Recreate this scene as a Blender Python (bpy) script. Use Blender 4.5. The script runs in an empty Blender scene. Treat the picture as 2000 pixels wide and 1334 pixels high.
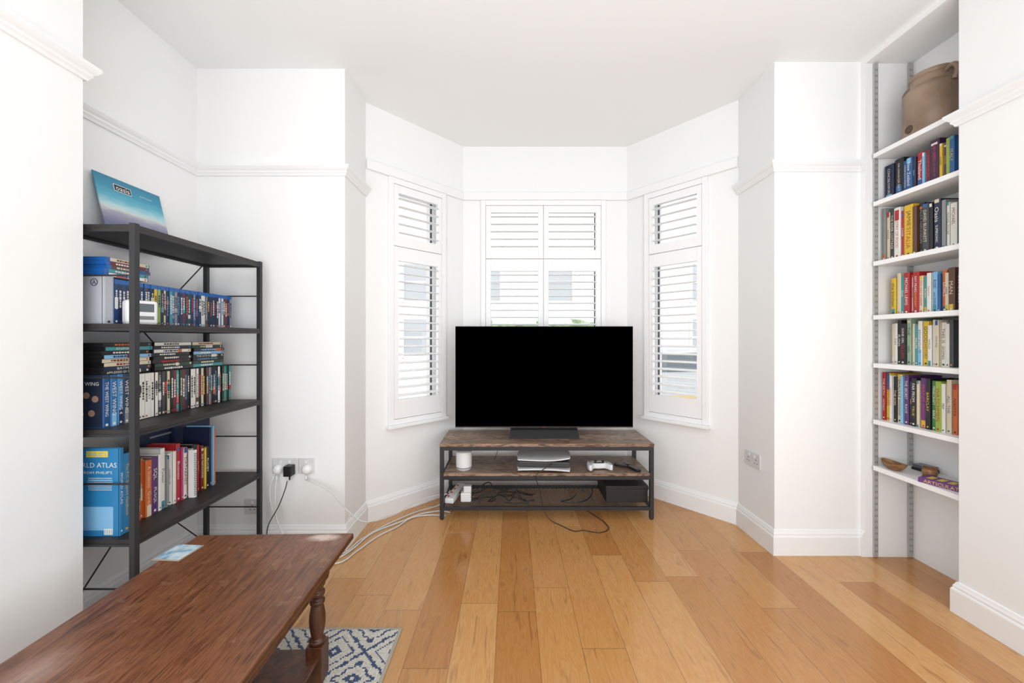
import bpy, math, random
from mathutils import Vector, Matrix
import mathutils
random.seed(7)
S = bpy.context.scene
COL = S.collection

# ---------------------------------------------------------------- helpers
def lin(h):
    h = h.lstrip('#')
    out = []
    for i in (0, 2, 4):
        c = int(h[i:i+2], 16) / 255
        out.append(c/12.92 if c <= .04045 else ((c+.055)/1.055)**2.4)
    return tuple(out) + (1,)

_m = {}
def mat(name, col, rough=.5, metal=0., spec=.5, bump=0., bscale=200., vary=0.):
    key = (name, col, rough, metal, spec)
    if key in _m: return _m[key]
    m = bpy.data.materials.new(name); m.use_nodes = True
    nt = m.node_tree; b = nt.nodes['Principled BSDF']
    c = lin(col) if isinstance(col, str) else tuple(col) + (1,)
    b.inputs['Base Color'].default_value = c
    b.inputs['Roughness'].default_value = rough
    b.inputs['Metallic'].default_value = metal
    b.inputs['Specular IOR Level'].default_value = spec
    if bump or vary:
        tc = nt.nodes.new('ShaderNodeTexCoord'); n = nt.nodes.new('ShaderNodeTexNoise')
        n.inputs['Scale'].default_value = bscale
        nt.links.new(tc.outputs['Object'], n.inputs['Vector'])
        if bump:
            bp = nt.nodes.new('ShaderNodeBump'); bp.inputs['Strength'].default_value = bump
            bp.inputs['Distance'].default_value = .002
            nt.links.new(n.outputs['Fac'], bp.inputs['Height'])
            nt.links.new(bp.outputs['Normal'], b.inputs['Normal'])
        if vary:
            r = nt.nodes.new('ShaderNodeValToRGB')
            r.color_ramp.elements[0].position = .3; r.color_ramp.elements[1].position = .7
            r.color_ramp.elements[0].color = tuple(x*(1-vary) for x in c[:3]) + (1,)
            r.color_ramp.elements[1].color = tuple(min(1, x*(1+vary)) for x in c[:3]) + (1,)
            nt.links.new(n.outputs['Fac'], r.inputs['Fac'])
            nt.links.new(r.outputs['Color'], b.inputs['Base Color'])
    _m[key] = m
    return m

class NT:
    def __init__(s, name):
        s.m = bpy.data.materials.new(name); s.m.use_nodes = True
        s.t = s.m.node_tree; s.b = s.t.nodes['Principled BSDF']
    def n(s, typ, **kw):
        nd = s.t.nodes.new(typ)
        for k, v in kw.items(): setattr(nd, k, v)
        return nd
    def l(s, a, b): s.t.links.new(a, b)
    def math(s, op, a, b=None, c=None):
        nd = s.n('ShaderNodeMath', operation=op)
        for i, v in enumerate((a, b, c)):
            if v is None: continue
            if isinstance(v, (int, float)): nd.inputs[i].default_value = v
            else: s.l(v, nd.inputs[i])
        return nd.outputs[0]
    def ramp(s, fac, stops):
        r = s.n('ShaderNodeValToRGB'); e = r.color_ramp.elements
        while len(e) < len(stops): e.new(.5)
        for i, (p, c) in enumerate(stops):
            e[i].position = p; e[i].color = lin(c) if isinstance(c, str) else tuple(c)+(1,)
        s.l(fac, r.inputs['Fac']); return r.outputs['Color']
    def mix(s, fac, a, b, typ='MIX'):
        nd = s.n('ShaderNodeMix', data_type='RGBA', blend_type=typ)
        if isinstance(fac, (int, float)): nd.inputs[0].default_value = fac
        else: s.l(fac, nd.inputs[0])
        for i, v in ((6, a), (7, b)):
            if isinstance(v, (tuple, str)): nd.inputs[i].default_value = lin(v) if isinstance(v, str) else v
            else: s.l(v, nd.inputs[i])
        return nd.outputs[2]
    def coords(s, scale=(1, 1, 1), out='Object'):
        tc = s.n('ShaderNodeTexCoord'); mp = s.n('ShaderNodeMapping')
        mp.inputs['Scale'].default_value = scale
        s.l(tc.outputs[out], mp.inputs['Vector']); return mp.outputs['Vector']
    def noise(s, vec, scale, detail=4, dist=0):
        nd = s.n('ShaderNodeTexNoise'); nd.inputs['Scale'].default_value = scale
        nd.inputs['Detail'].default_value = detail; nd.inputs['Distortion'].default_value = dist
        s.l(vec, nd.inputs['Vector']); return nd.outputs['Fac']

_txt = {}
def text_geo(s):
    if s in _txt: return _txt[s]
    cu = bpy.data.curves.new('t', 'FONT'); cu.body = s; cu.size = 1; cu.resolution_u = 2
    o = bpy.data.objects.new('t', cu); COL.objects.link(o)
    dg = bpy.context.evaluated_depsgraph_get(); dg.update()
    me = o.evaluated_get(dg).to_mesh()
    v = [(p.co.x, p.co.y) for p in me.vertices]; f = [tuple(p.vertices) for p in me.polygons]
    bpy.data.objects.remove(o); bpy.data.curves.remove(cu)
    if not v: v = [(0, 0)]
    xs = [a[0] for a in v]; ys = [a[1] for a in v]
    _txt[s] = (v, f, min(xs), max(xs), min(ys), max(ys)); return _txt[s]

class MB:
    def __init__(s): s.v = []; s.f = []; s.mi = []
    def add(s, vs, fs, m=0):
        b = len(s.v); s.v += [tuple(v) for v in vs]
        for f in fs: s.f.append(tuple(i+b for i in f)); s.mi.append(m)
    def box(s, x0, x1, y0, y1, z0, z1, m=0):
        s.add([(x0,y0,z0),(x1,y0,z0),(x1,y1,z0),(x0,y1,z0),(x0,y0,z1),(x1,y0,z1),(x1,y1,z1),(x0,y1,z1)],
              [(0,3,2,1),(4,5,6,7),(0,1,5,4),(1,2,6,5),(2,3,7,6),(3,0,4,7)], m)
        return s
    def prism(s, poly, z0, z1, m=0):
        n = len(poly)
        a = sum(poly[i][0]*poly[(i+1)%n][1]-poly[(i+1)%n][0]*poly[i][1] for i in range(n))
        if a < 0: poly = poly[::-1]
        s.add([(x,y,z0) for x,y in poly]+[(x,y,z1) for x,y in poly],
              [tuple(range(n))[::-1], tuple(range(n, 2*n))]+[(i,(i+1)%n,(i+1)%n+n,i+n) for i in range(n)], m)
        return s
    def prism_m(s, poly, h, M, m=0):
        k = MB(); k.prism(poly, 0, h); s.add([M @ Vector(v) for v in k.v], k.f, m); return s
    def lathe(s, prof, seg=32, c=(0,0,0), m=0, axis='z'):
        n = len(prof); vs = []
        for r, z in prof:
            for i in range(seg):
                a = 2*math.pi*i/seg
                p = (r*math.cos(a), r*math.sin(a), z)
                if axis == 'x': p = (z, p[0], p[1])
                if axis == 'y': p = (p[1], z, p[0])
                vs.append((p[0]+c[0], p[1]+c[1], p[2]+c[2]))
        fs = []
        for j in range(n-1):
            for i in range(seg):
                k = (i+1) % seg
                fs.append((j*seg+i, j*seg+k, (j+1)*seg+k, (j+1)*seg+i))
        fs.append(tuple(range(seg))[::-1]); fs.append(tuple((n-1)*seg+i for i in range(seg)))
        s.add(vs, fs, m); return s
    def tube(s, pts, r, m=0, seg=8, sub=6, smooth=True):
        P = [Vector(p) for p in pts]
        if smooth and len(P) > 2:
            Q = []
            for i in range(len(P)-1):
                p0 = P[max(i-1,0)]; p1 = P[i]; p2 = P[i+1]; p3 = P[min(i+2,len(P)-1)]
                for k in range(sub):
                    t = k/sub
                    Q.append(.5*((2*p1)+(p2-p0)*t+(2*p0-5*p1+4*p2-p3)*t*t+(3*p1-p0-3*p2+p3)*t**3))
            Q.append(P[-1]); P = Q
        vs = []; up = Vector((.123, .2, .97)).normalized()
        for i, p in enumerate(P):
            d = (P[min(i+1,len(P)-1)]-P[max(i-1,0)]).normalized()
            a = d.cross(up)
            if a.length < .05: a = d.cross(Vector((1,0,0)))
            a.normalize(); b = a.cross(d).normalized()
            up = b
            for k in range(seg):
                t = 2*math.pi*k/seg; vs.append(p+a*math.cos(t)*r+b*math.sin(t)*r)
        fs = []
        for i in range(len(P)-1):
            for k in range(seg):
                j = (k+1) % seg; fs.append((i*seg+k, i*seg+j, (i+1)*seg+j, (i+1)*seg+k))
        fs.append(tuple(range(seg))[::-1]); fs.append(tuple((len(P)-1)*seg+k for k in range(seg)))
        s.add(vs, fs, m); return s
    def text(s, st, o, ux, uy, mw, mh, m=0, off=.0006):
        v, f, x0, x1, y0, y1 = text_geo(st)
        w = max(x1-x0, 1e-4); h = max(y1-y0, 1e-4); k = min(mw/w, mh/h)
        kx = min(mw/w, k*1.35)
        ux = Vector(ux); uy = Vector(uy); n = ux.cross(uy); o = Vector(o)+n*off
        s.add([o+ux*(p[0]-(x0+x1)/2)*kx+uy*(p[1]-(y0+y1)/2)*k for p in v], f, m); return s
    def rect(s, o, ux, uy, w, h, m=0, off=.0004):
        ux = Vector(ux); uy = Vector(uy); n = ux.cross(uy); o = Vector(o)+n*off
        s.add([o-ux*w/2-uy*h/2, o+ux*w/2-uy*h/2, o+ux*w/2+uy*h/2, o-ux*w/2+uy*h/2], [(0,1,2,3)], m); return s
    def make(s, name, mats, parent=None, loc=(0,0,0), rot=(0,0,0), bevel=0, smooth=0, **props):
        me = bpy.data.meshes.new(name); me.from_pydata(s.v, [], s.f)
        for m in (mats if isinstance(mats, (list, tuple)) else [mats]): me.materials.append(m)
        me.polygons.foreach_set('material_index', s.mi)
        if smooth:
            me.polygons.foreach_set('use_smooth', [True]*len(me.polygons))
            me.set_sharp_from_angle(angle=math.radians(smooth))
        me.update()
        o = bpy.data.objects.new(name, me); COL.objects.link(o)
        o.location = loc; o.rotation_euler = rot
        if parent: o.parent = parent
        if bevel:
            b = o.modifiers.new('b', 'BEVEL'); b.width = bevel; b.segments = 2; b.limit_method = 'ANGLE'
            b.angle_limit = math.radians(40)
        for k, v in props.items(): o[k] = v
        return o

def empty(name, loc=(0,0,0), rot=(0,0,0), parent=None, **props):
    o = bpy.data.objects.new(name, None); COL.objects.link(o); o.location = loc; o.rotation_euler = rot
    o.empty_display_size = .05
    if parent: o.parent = parent
    for k, v in props.items(): o[k] = v
    return o
def struct(o, label=None):
    o['kind'] = 'structure'
    if label: o['label'] = label
    return o

# ---------------------------------------------------------------- materials
WALL = mat('white_wall_paint', (.86,.86,.855), .7, bump=.08, bscale=60)
CEIL = mat('white_ceiling_paint', (.89,.895,.895), .8, bump=.05, bscale=60)
TRIM = mat('white_gloss_trim', (.86,.86,.86), .35)
SHUT = mat('white_shutter_paint', (.87,.87,.875), .4)
DARKM = mat('black_powder_metal', (.022,.022,.025), .5, bump=.05, bscale=500)
WHITEP = mat('white_plastic', (.82,.82,.82), .3)
BLACKP = mat('black_plastic', (.012,.012,.013), .35)
GREYP = mat('grey_plastic', (.2,.2,.21), .4)
PAGES = mat('paper_pages', '#d8d0bd', .9, bump=.3, bscale=900)
SLOT = mat('dark_slot', (.03,.03,.03), .8)

# oak floor
k = NT('oak_floor_boards')
tc = k.n('ShaderNodeTexCoord'); sp = k.n('ShaderNodeSeparateXYZ'); k.l(tc.outputs['Object'], sp.inputs[0])
W, L = .165, .95
xr = k.math('DIVIDE', k.math('ADD', sp.outputs[0], .062), W); row = k.math('FLOOR', xr)
wn = k.n('ShaderNodeTexWhiteNoise', noise_dimensions='1D'); k.l(row, wn.inputs['W'])
yr = k.math('ADD', k.math('DIVIDE', sp.outputs[1], L), k.math('MULTIPLY', wn.outputs['Value'], 7.3))
colm = k.math('FLOOR', yr)
cb = k.n('ShaderNodeCombineXYZ'); k.l(row, cb.inputs[0]); k.l(colm, cb.inputs[1])
wn2 = k.n('ShaderNodeTexWhiteNoise', noise_dimensions='2D'); k.l(cb.outputs[0], wn2.inputs['Vector'])
tone = k.ramp(wn2.outputs['Value'], [(0, '#b5804a'), (.35, '#bf8c55'), (.7, '#c8975f'), (1, '#d0a26c')])
off = k.n('ShaderNodeVectorMath', operation='MULTIPLY_ADD')
k.l(wn2.outputs['Color'], off.inputs[0]); off.inputs[1].default_value = (9, 9, 9)
mp = k.n('ShaderNodeMapping'); mp.inputs['Scale'].default_value = (17, 1.8, 1); k.l(tc.outputs['Object'], mp.inputs[0])
k.l(mp.outputs[0], off.inputs[2])
g = k.noise(off.outputs[0], 2.2, 9, 1.6)
gc = k.ramp(g, [(.3, '#ab7c50'), (.46, '#ffffff'), (.54, '#e6cba8'), (.62, '#fff6ea'), (.8, '#d9b88f')])
c1 = k.mix(.48, tone, gc, 'MULTIPLY')
mp2 = k.n('ShaderNodeMapping'); mp2.inputs['Scale'].default_value = (6, 2.6, 1); k.l(tc.outputs['Object'], mp2.inputs[0])
vor = k.n('ShaderNodeTexVoronoi'); vor.inputs['Scale'].default_value = .8; k.l(mp2.outputs[0], vor.inputs['Vector'])
kn = k.n('ShaderNodeMapRange'); kn.inputs[1].default_value = .02; kn.inputs[2].default_value = .09; kn.inputs[3].default_value = .75; kn.inputs[4].default_value = 0
k.l(vor.outputs['Distance'], kn.inputs[0])
c1 = k.mix(kn.outputs[0], c1, '#5c3a1e')
fx = k.math('FRACT', xr); ex = k.math('MINIMUM', fx, k.math('SUBTRACT', 1, fx))
fy = k.math('FRACT', yr); ey = k.math('MINIMUM', fy, k.math('SUBTRACT', 1, fy))
seam = k.math('MAXIMUM', k.math('LESS_THAN', ex, .0075), k.math('LESS_THAN', ey, .0015))
c2 = k.mix(k.math('MULTIPLY', seam, .62), c1, '#6e4928')
k.l(c2, k.b.inputs['Base Color'])
k.l(k.math('ADD', k.math('MULTIPLY', g, .16), .10), k.b.inputs['Roughness'])
k.b.inputs['Specular IOR Level'].default_value = .65
bp = k.n('ShaderNodeBump'); bp.inputs['Strength'].default_value = .15; bp.inputs['Distance'].default_value = .002
k.l(k.math('SUBTRACT', k.math('MULTIPLY', g, .25), seam), bp.inputs['Height']); k.l(bp.outputs[0], k.b.inputs['Normal'])
FLOOR = k.m

def wood(name, scale, stops, rough=.4, nscale=3., dist=1.0, patch=None, bumpk=.15, blot='#777777', pores=None):
    k = NT(name); v = k.coords(scale); g = k.noise(v, nscale, 8, dist)
    c = k.ramp(g, stops)
    v2 = k.coords((1, 1, 1)); g2 = k.noise(v2, 5, 4)
    c = k.mix(.35, c, k.ramp(g2, [(.35, blot), (.65, '#ffffff')]), 'MULTIPLY')
    if pores:
        g3 = k.noise(k.coords(pores), 6, 3, .3)
        c = k.mix(.5, c, k.ramp(g3, [(.36, '#5f4636'), (.48, '#ffffff')]), 'MULTIPLY')
        g4 = k.noise(k.coords((3, 2, 1)), 4, 8, 2)
        c = k.mix(k.math('MULTIPLY', k.math('GREATER_THAN', g4, .62), .18), c, '#a8866c')
        # joints between the boards of the top
        tcb = k.n('ShaderNodeTexCoord'); sb = k.n('ShaderNodeSeparateXYZ'); k.l(tcb.outputs['Object'], sb.inputs[0])
        fb = k.math('FRACT', k.math('ADD', k.math('DIVIDE', sb.outputs[0], .192), .5))
        jb = k.math('LESS_THAN', k.math('MINIMUM', fb, k.math('SUBTRACT', 1, fb)), .006)
        c = k.mix(k.math('MULTIPLY', jb, .6), c, '#2c170b')
    if patch:
        tc = k.n('ShaderNodeTexCoord')
        for (px, py, pz, rx, ry, st) in patch:
            vm = k.n('ShaderNodeVectorMath', operation='SUBTRACT'); k.l(tc.outputs['Object'], vm.inputs[0]); vm.inputs[1].default_value = (px, py, pz)
            v3 = k.n('ShaderNodeVectorMath', operation='MULTIPLY'); k.l(vm.outputs[0], v3.inputs[0]); v3.inputs[1].default_value = (1/rx, 1/ry, 0)
            ln = k.n('ShaderNodeVectorMath', operation='LENGTH'); k.l(v3.outputs[0], ln.inputs[0])
            f = k.math('SUBTRACT', 1, ln.outputs['Value'])
            f = k.math('MULTIPLY', f, k.math('MULTIPLY', k.noise(k.coords(), 40, 6, 1), 2.2*st))
            nd = k.n('ShaderNodeClamp'); k.l(f, nd.inputs[0])
            c = k.mix(nd.outputs[0], c, '#c9b3a8')
    k.l(c, k.b.inputs['Base Color']); k.b.inputs['Roughness'].default_value = rough
    bp = k.n('ShaderNodeBump'); bp.inputs['Strength'].default_value = bumpk; bp.inputs['Distance'].default_value = .002
    k.l(g, bp.inputs['Height']); k.l(bp.outputs[0], k.b.inputs['Normal'])
    return k.m
RUSTIC = wood('rustic_brown_wood', (1.9, 8, 8), [(.3,'#3f2e24'),(.42,'#7a604e'),(.5,'#ab907b'),(.58,'#8a6c58'),(.66,'#523d30'),(.8,'#8a6f5c')], .3, 3.4, 1.6, blot='#7a7068')
TABLEW = wood('worn_oak_veneer', (16, 1.1, 16), [(.25,'#4c2a17'),(.42,'#6e4127'),(.55,'#835437'),(.68,'#6a4028'),(.8,'#573320')], .3, 3, 2.0,
              patch=[(.19,.515,0,.07,.03,1.5),(-.18,-.05,0,.07,.09,.3)], blot='#8a7a70', pores=(60,4,60))
TABLEL = wood('dark_turned_oak', (9, 9, 1.5), [(.25,'#331c10'),(.5,'#56321e'),(.75,'#70452b')], .38, 3)
ASH = wood('black_ash_board', (9, 1, 9), [(.3,'#1c1a19'),(.6,'#2f2b2a'),(.8,'#211e1e')], .5, 4)

# ---------------------------------------------------------------- room shell
H = 2.70
YB = -2.3
P0, P1, P2, P3 = (-.94,2.467), (-.385,3.036), (.91,3.036), (1.44,2.443)
struct(MB().box(-2.1,2.45,YB-.1,3.4,-.12,0).make('floor', FLOOR))
struct(MB().box(-2.1,2.45,YB-.1,3.4,H,H+.12).make('ceiling', CEIL))
struct(MB().box(-2.1,-1.515,YB,1.356,0,H).make('wall_left', WALL))
struct(MB().box(-2.1,-1.772,1.356,2.16,0,H).make('wall_left_alcove', WALL))
mb = MB().box(-2.1,-.94,2.16,2.467,0,H); mb.prism([(-.94,2.467),(-1.09,2.62),(-2.1,2.62),(-2.1,2.467)],0,H)
struct(mb.make('wall_left_pier', WALL))
struct(MB().box(1.92,2.45,YB,1.65,0,H).make('wall_right', WALL))
struct(MB().box(2.166,2.45,1.65,2.078,0,H).box(1.912,2.166,1.65,2.078,2.67,H).make('wall_right_alcove', WALL))
mb = MB().box(1.44,1.912,2.107,2.443,0,H).box(1.912,2.45,2.078,2.443,0,H)
mb.prism([(1.44,2.443),(2.45,2.443),(2.45,2.62),(1.60,2.62)],0,H)
struct(mb.make('wall_right_pier', WALL))
struct(MB().box(-2.1,2.45,YB-.1,YB,0,H).make('wall_rear', WALL))

def wall_open(name, a, b, u0, u1, z0, z1, am, bm_, t=.2):
    A = Vector(a); B = Vector(b); d = (B-A).normalized(); n = Vector((-d.y, d.x))
    pu = lambda u: A+d*u
    mb = MB()
    q = lambda p: (p[0], p[1])
    mb.prism([q(A), q(pu(u0)), q(pu(u0)+n*t), q(am)], 0, H)
    mb.prism([q(pu(u1)), q(B), q(bm_), q(pu(u1)+n*t)], 0, H)
    mb.prism([q(pu(u0)), q(pu(u1)), q(pu(u1)+n*t), q(pu(u0)+n*t)], 0, z0)
    mb.prism([q(pu(u0)), q(pu(u1)), q(pu(u1)+n*t), q(pu(u0)+n*t)], z1, H)
    return struct(mb.make(name, WALL))
def mitre(p, q, r, t):
    d1 = (Vector(q)-Vector(p)).normalized(); d2 = (Vector(r)-Vector(q)).normalized()
    n1 = Vector((-d1.y,d1.x)); n2 = Vector((-d2.y,d2.x))
    return Vector(q)+(n1+n2)/(1+n1.dot(n2))*t
m1 = mitre(P0,P1,P2,.2); m2 = mitre(P1,P2,P3,.2)
d = (Vector(P1)-Vector(P0)).normalized(); a0 = Vector(P0)+Vector((-d.y,d.x))*.2
d = (Vector(P3)-Vector(P2)).normalized(); b3 = Vector(P3)+Vector((-d.y,d.x))*.2
LL = (Vector(P1)-Vector(P0)).length; LR = (Vector(P3)-Vector(P2)).length
wl = (.152, .615)
wr = (LR-.64, LR-.18)
wc = (.142, 1.122)
e = .03
wall_open('wall_bay_left', P0, P1, wl[0]+e, wl[1]-e, .63, 2.24, a0, m1)
wall_open('wall_bay_back', P1, P2, wc[0]+e, wc[1]-e, .63, 2.24, m1, m2)
wall_open('wall_bay_right', P2, P3, wr[0]+e, wr[1]-e, .63, 2.24, m2, b3)

def sweep(name, path, prof, mtl, **kw):
    P = [Vector(p) for p in path]; n = len(prof); vs = []
    for i, p in enumerate(P):
        ns = []
        if i > 0: d = (P[i]-P[i-1]).normalized(); ns.append(Vector((d.y,-d.x)))
        if i < len(P)-1: d = (P[i+1]-P[i]).normalized(); ns.append(Vector((d.y,-d.x)))
        m = ns[0] if len(ns) == 1 else (ns[0]+ns[1])/(1+ns[0].dot(ns[1]))
        for o, z in prof: vs.append((p.x+m.x*o, p.y+m.y*o, z))
    fs = []
    for i in range(len(P)-1):
        for j in range(n):
            l = (j+1) % n; fs.append((i*n+j, (i+1)*n+j, (i+1)*n+l, i*n+l))
    fs.append(tuple(range(n))); fs.append(tuple((len(P)-1)*n+j for j in range(n))[::-1])
    mb = MB(); mb.add(vs, fs); return struct(mb.make(name, mtl, **kw))
SK = [(0,0),(.018,0),(.018,.098),(.016,.104),(.013,.107),(.013,.116),(.009,.124),(.006,.133),(0,.136)]
RL = [(0,2.095),(.008,2.095),(.012,2.105),(.018,2.112),(.018,2.120),(.026,2.128),(.034,2.140),(.034,2.150),(0,2.150)]
BT = [(0,2.272),(.020,2.272),(.022,2.276),(.022,2.330),(.018,2.338),(0,2.338)]
leftpath = [(-1.515,YB),(-1.515,1.356),(-1.772,1.356),(-1.772,2.16),(-.94,2.16),P0]
rightpath = [P3,(1.44,2.107),(1.912,2.107),(1.912,2.0785)]
sweep('baseboard_left', leftpath[:4]+[(-.94,2.16),P0,P1,P2,P3,(1.44,2.107),(1.912,2.107),(1.912,2.0785)], SK, TRIM)
sweep('baseboard_right', [(2.16,1.65),(1.92,1.65),(1.92,YB)], SK, TRIM)
sweep('trim_1', leftpath, RL, TRIM, label='white picture rail moulding')
sweep('trim_2', rightpath, RL, TRIM)
sweep('trim_3', [(2.16,1.65),(1.92,1.65),(1.92,YB)], RL, TRIM)
sweep('trim_4', [P0,P1,P2,P3], BT, TRIM)

# ---------------------------------------------------------------- shuttered windows
GLASS = NT('window_glass'); gt = GLASS.t
tr = GLASS.n('ShaderNodeBsdfTransparent'); gl = GLASS.n('ShaderNodeBsdfGlossy'); gl.inputs['Roughness'].default_value = .02
mx = GLASS.n('ShaderNodeMixShader'); mx.inputs[0].default_value = .06
gt.links.new(tr.outputs[0], mx.inputs[1]); gt.links.new(gl.outputs[0], mx.inputs[2])
gt.links.new(mx.outputs[0], gt.nodes['Material Output'].inputs['Surface']); GLASSM = GLASS.m
SASH = mat('pale_window_paint', (.8,.8,.8), .5)
SEAL = mat('dark_window_seal', (.03,.035,.05), .5)

def window(idx, a, b, u0, u1, npan):
    A = Vector(a); B = Vector(b); d = (B-A).normalized(); ang = math.atan2(d.y, d.x)
    c = A+d*(u0+u1)/2; w = u1-u0; hw = w/2
    W_ = empty('window_%d' % idx, (c.x, c.y, .60), (0,0,ang), kind='structure', label='white plantation shutter window in the bay')
    fr = MB()
    f = .036
    fr.box(-hw,-hw+f,-.022,.0,0,1.67).box(hw-f,hw,-.022,.0,0,1.67)
    fr.box(-hw+f,hw-f,-.022,.0,1.63,1.67).box(-hw+f,hw-f,-.022,.0,0,.035)
    fr.box(-hw+.031,-hw+f,0,.045,.032,1.638).box(hw-f,hw-.031,0,.045,.032,1.638)
    fr.make('window_frame', SHUT, W_, bevel=.003)
    MB().box(-hw-.012,hw+.012,-.05,-.0,-.022,0).make('window_sill', TRIM, W_, bevel=.005)
    s = MB(); y0, y1 = .075, .105; X = hw-.031
    s.box(-X,-X+.03,y0,y1,.031,1.639).box(X-.03,X,y0,y1,.031,1.639).box(-X+.03,X-.03,y0,y1,.031,.07)
    s.box(-X+.03,X-.03,y0,y1,1.605,1.639).box(-X+.03,X-.03,y0,y1,1.165,1.19)
    if npan == 2: s.box(-.015,.015,y0,y1,.07,1.165).box(-.015,.015,y0,y1,1.19,1.605)
    s.make('window_sash', SASH, W_)
    if idx == 3: q = MB().box(-X+.03,-X+.037,.078,.095,.07,1.605)
    else: q = MB().box(X-.037,X-.03,.078,.095,.07,1.605)
    q.make('window_seal', SEAL, W_)
    MB().box(-X+.046,X-.046,.088,.091,.071,1.164).box(-X+.046,X-.046,.088,.091,1.191,1.604).make('window_pane', GLASSM, W_)
    iw = w-2*f; pw = iw/npan
    for p in range(npan):
        for (z0, z1, br, trr) in ((.037,1.208,.130,.095), (1.212,1.628,.068,.055)):
            cx = -hw+f+pw*(p+.5); g = .0015; st = .034 if npan == 1 else .040
            sh = MB(); x0 = -pw/2+g; x1 = pw/2-g; ya, yb = -.014, .014; hh = z1-z0
            sh.box(x0,x0+st,ya,yb,0,hh).box(x1-st,x1,ya,yb,0,hh).box(x0+st,x1-st,ya,yb,0,br).box(x0+st,x1-st,ya,yb,hh-trr,hh)
            if p == npan-1:
                for hz in ((.12, hh-.12) if hh > .8 else (.1, hh-.08)):
                    sh.box(x1-.004,x1+.001,ya-.004,ya,hz-.025,hz+.025)
            so = sh.make('shutter_panel', SHUT, W_, loc=(cx, -.004, z0), bevel=.002)
            lv = MB(); a_, b_ = br, hh-trr; n = round((b_-a_)/.0545); pit = (b_-a_)/n
            for i in range(n):
                zc = a_+pit*(i+.5); tl = math.radians(7)
                prof = []
                for j in range(12):
                    t = 2*math.pi*j/12; yy = .0315*math.cos(t); zz = .0060*math.sin(t)
                    prof.append((yy*math.cos(tl)-zz*math.sin(tl), zc+yy*math.sin(tl)+zz*math.cos(tl)))
                vs = [(x0+st, y, z) for y, z in prof]+[(x1-st, y, z) for y, z in prof]
                lv.add(vs, [(j,(j+1)%12,(j+1)%12+12,j+12) for j in range(12)]+[tuple(range(12))[::-1], tuple(range(12,24))])
            lv.make('louvres', SHUT, so, smooth=50)
window(1, P0, P1, wl[0], wl[1], 1)
window(2, P1, P2, wc[0], wc[1], 2)
window(3, P2, P3, wr[0], wr[1], 1)

# ---------------------------------------------------------------- media console
def tag(o, label, cat, group=None):
    o['label'] = label; o['category'] = cat
    if group: o['group'] = group
    return o
CX0, CX1, CY0, CY1 = -.473, .927, 2.50, 2.885
con = tag(empty('media_console', (.227, 2.69, 0)), 'industrial media console with rustic brown boards and black metal frame', 'tv stand')
ox, oy = .227, 2.69
x0, x1, y0, y1 = CX0-ox, CX1-ox, CY0-oy, CY1-oy
MB().box(x0,x1,y0,y1,.477,.497).make('console_top', RUSTIC, con, bevel=.002)
MB().box(x0+.027,x1-.027,y0+.004,y1-.004,.285,.303).make('console_shelf', RUSTIC, con, bevel=.001)
for (a, b) in ((x0+.002,y0+.002),(x1-.027,y0+.002),(x0+.002,y1-.027),(x1-.027,y1-.027)):
    MB().box(a,a+.025,b,b+.025,.008,.477).lathe([(.011,0),(.013,.004),(.013,.008)],12,(a+.0125,b+.0125,0)).make('console_leg', DARKM, con, bevel=.001)
fr = MB()
for z0, z1 in ((.452,.477),(.262,.284),(.062,.084)):
    fr.box(x0+.027,x1-.027,y0+.002,y0+.02,z0,z1).box(x0+.027,x1-.027,y1-.022,y1-.004,z0,z1)
    fr.box(x0+.004,x0+.022,y0+.027,y1-.027,z0,z1).box(x1-.022,x1-.004,y0+.027,y1-.027,z0,z1)
fr.make('console_frame', DARKM, con, bevel=.001)
ms = MB(); mx0, mx1, my0, my1 = x0+.022, x1-.022, y0+.02, y1-.022
def mesh_bars(ms, c0, c1, clo, chi, rise, pt, step, bw):
    u = c0-(chi-clo)/rise
    while u < c1+(chi-clo)/rise:
        for sg in (1, -1):
            ua, va, ub, vb = u, clo, u+sg*(chi-clo)/rise, chi
            t0, t1 = 0., 1.; bad = False
            for lim, s_ in ((c0, 1), (c1, -1)):
                fa = s_*(ua-lim); fb = s_*(ub-lim)
                if fa < 0 and fb < 0: bad = True; break
                if fa < 0: t0 = max(t0, fa/(fa-fb))
                elif fb < 0: t1 = min(t1, fa/(fa-fb))
            if bad or t1-t0 < .02: continue
            a_ = ua+(ub-ua)*t0; b_ = va+(vb-va)*t0; c_ = ua+(ub-ua)*t1; d_ = va+(vb-va)*t1
            lay = 0 if sg > 0 else .0008
            q = [(a_-bw,b_),(a_+bw,b_),(c_+bw,d_),(c_-bw,d_)]
            ms.add([pt(*p_, lay) for p_ in q]+[pt(*p_, lay+.0012) for p_ in q],
                   [(3,2,1,0),(4,5,6,7),(0,1,5,4),(1,2,6,5),(2,3,7,6),(3,0,4,7)])
        u += step
mesh_bars(ms, mx0, mx1, my0, my1, .62, lambda u, v, l: (u, v, .0826+l), .032, .0020)
ms.make('mesh_shelf', mat('dark_grey_metal', (.07,.066,.062), .5), con)
ms = MB(); mesh_bars(ms, mx0+.01, mx1-.01, .085, .122, .8, lambda u, v, l: (u, y1-.016+l, v), .018, .0012)
ms.box(mx0,mx1,y1-.020,y1-.010,.122,.130)
ms.make('mesh_guard', DARKM, con)

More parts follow.
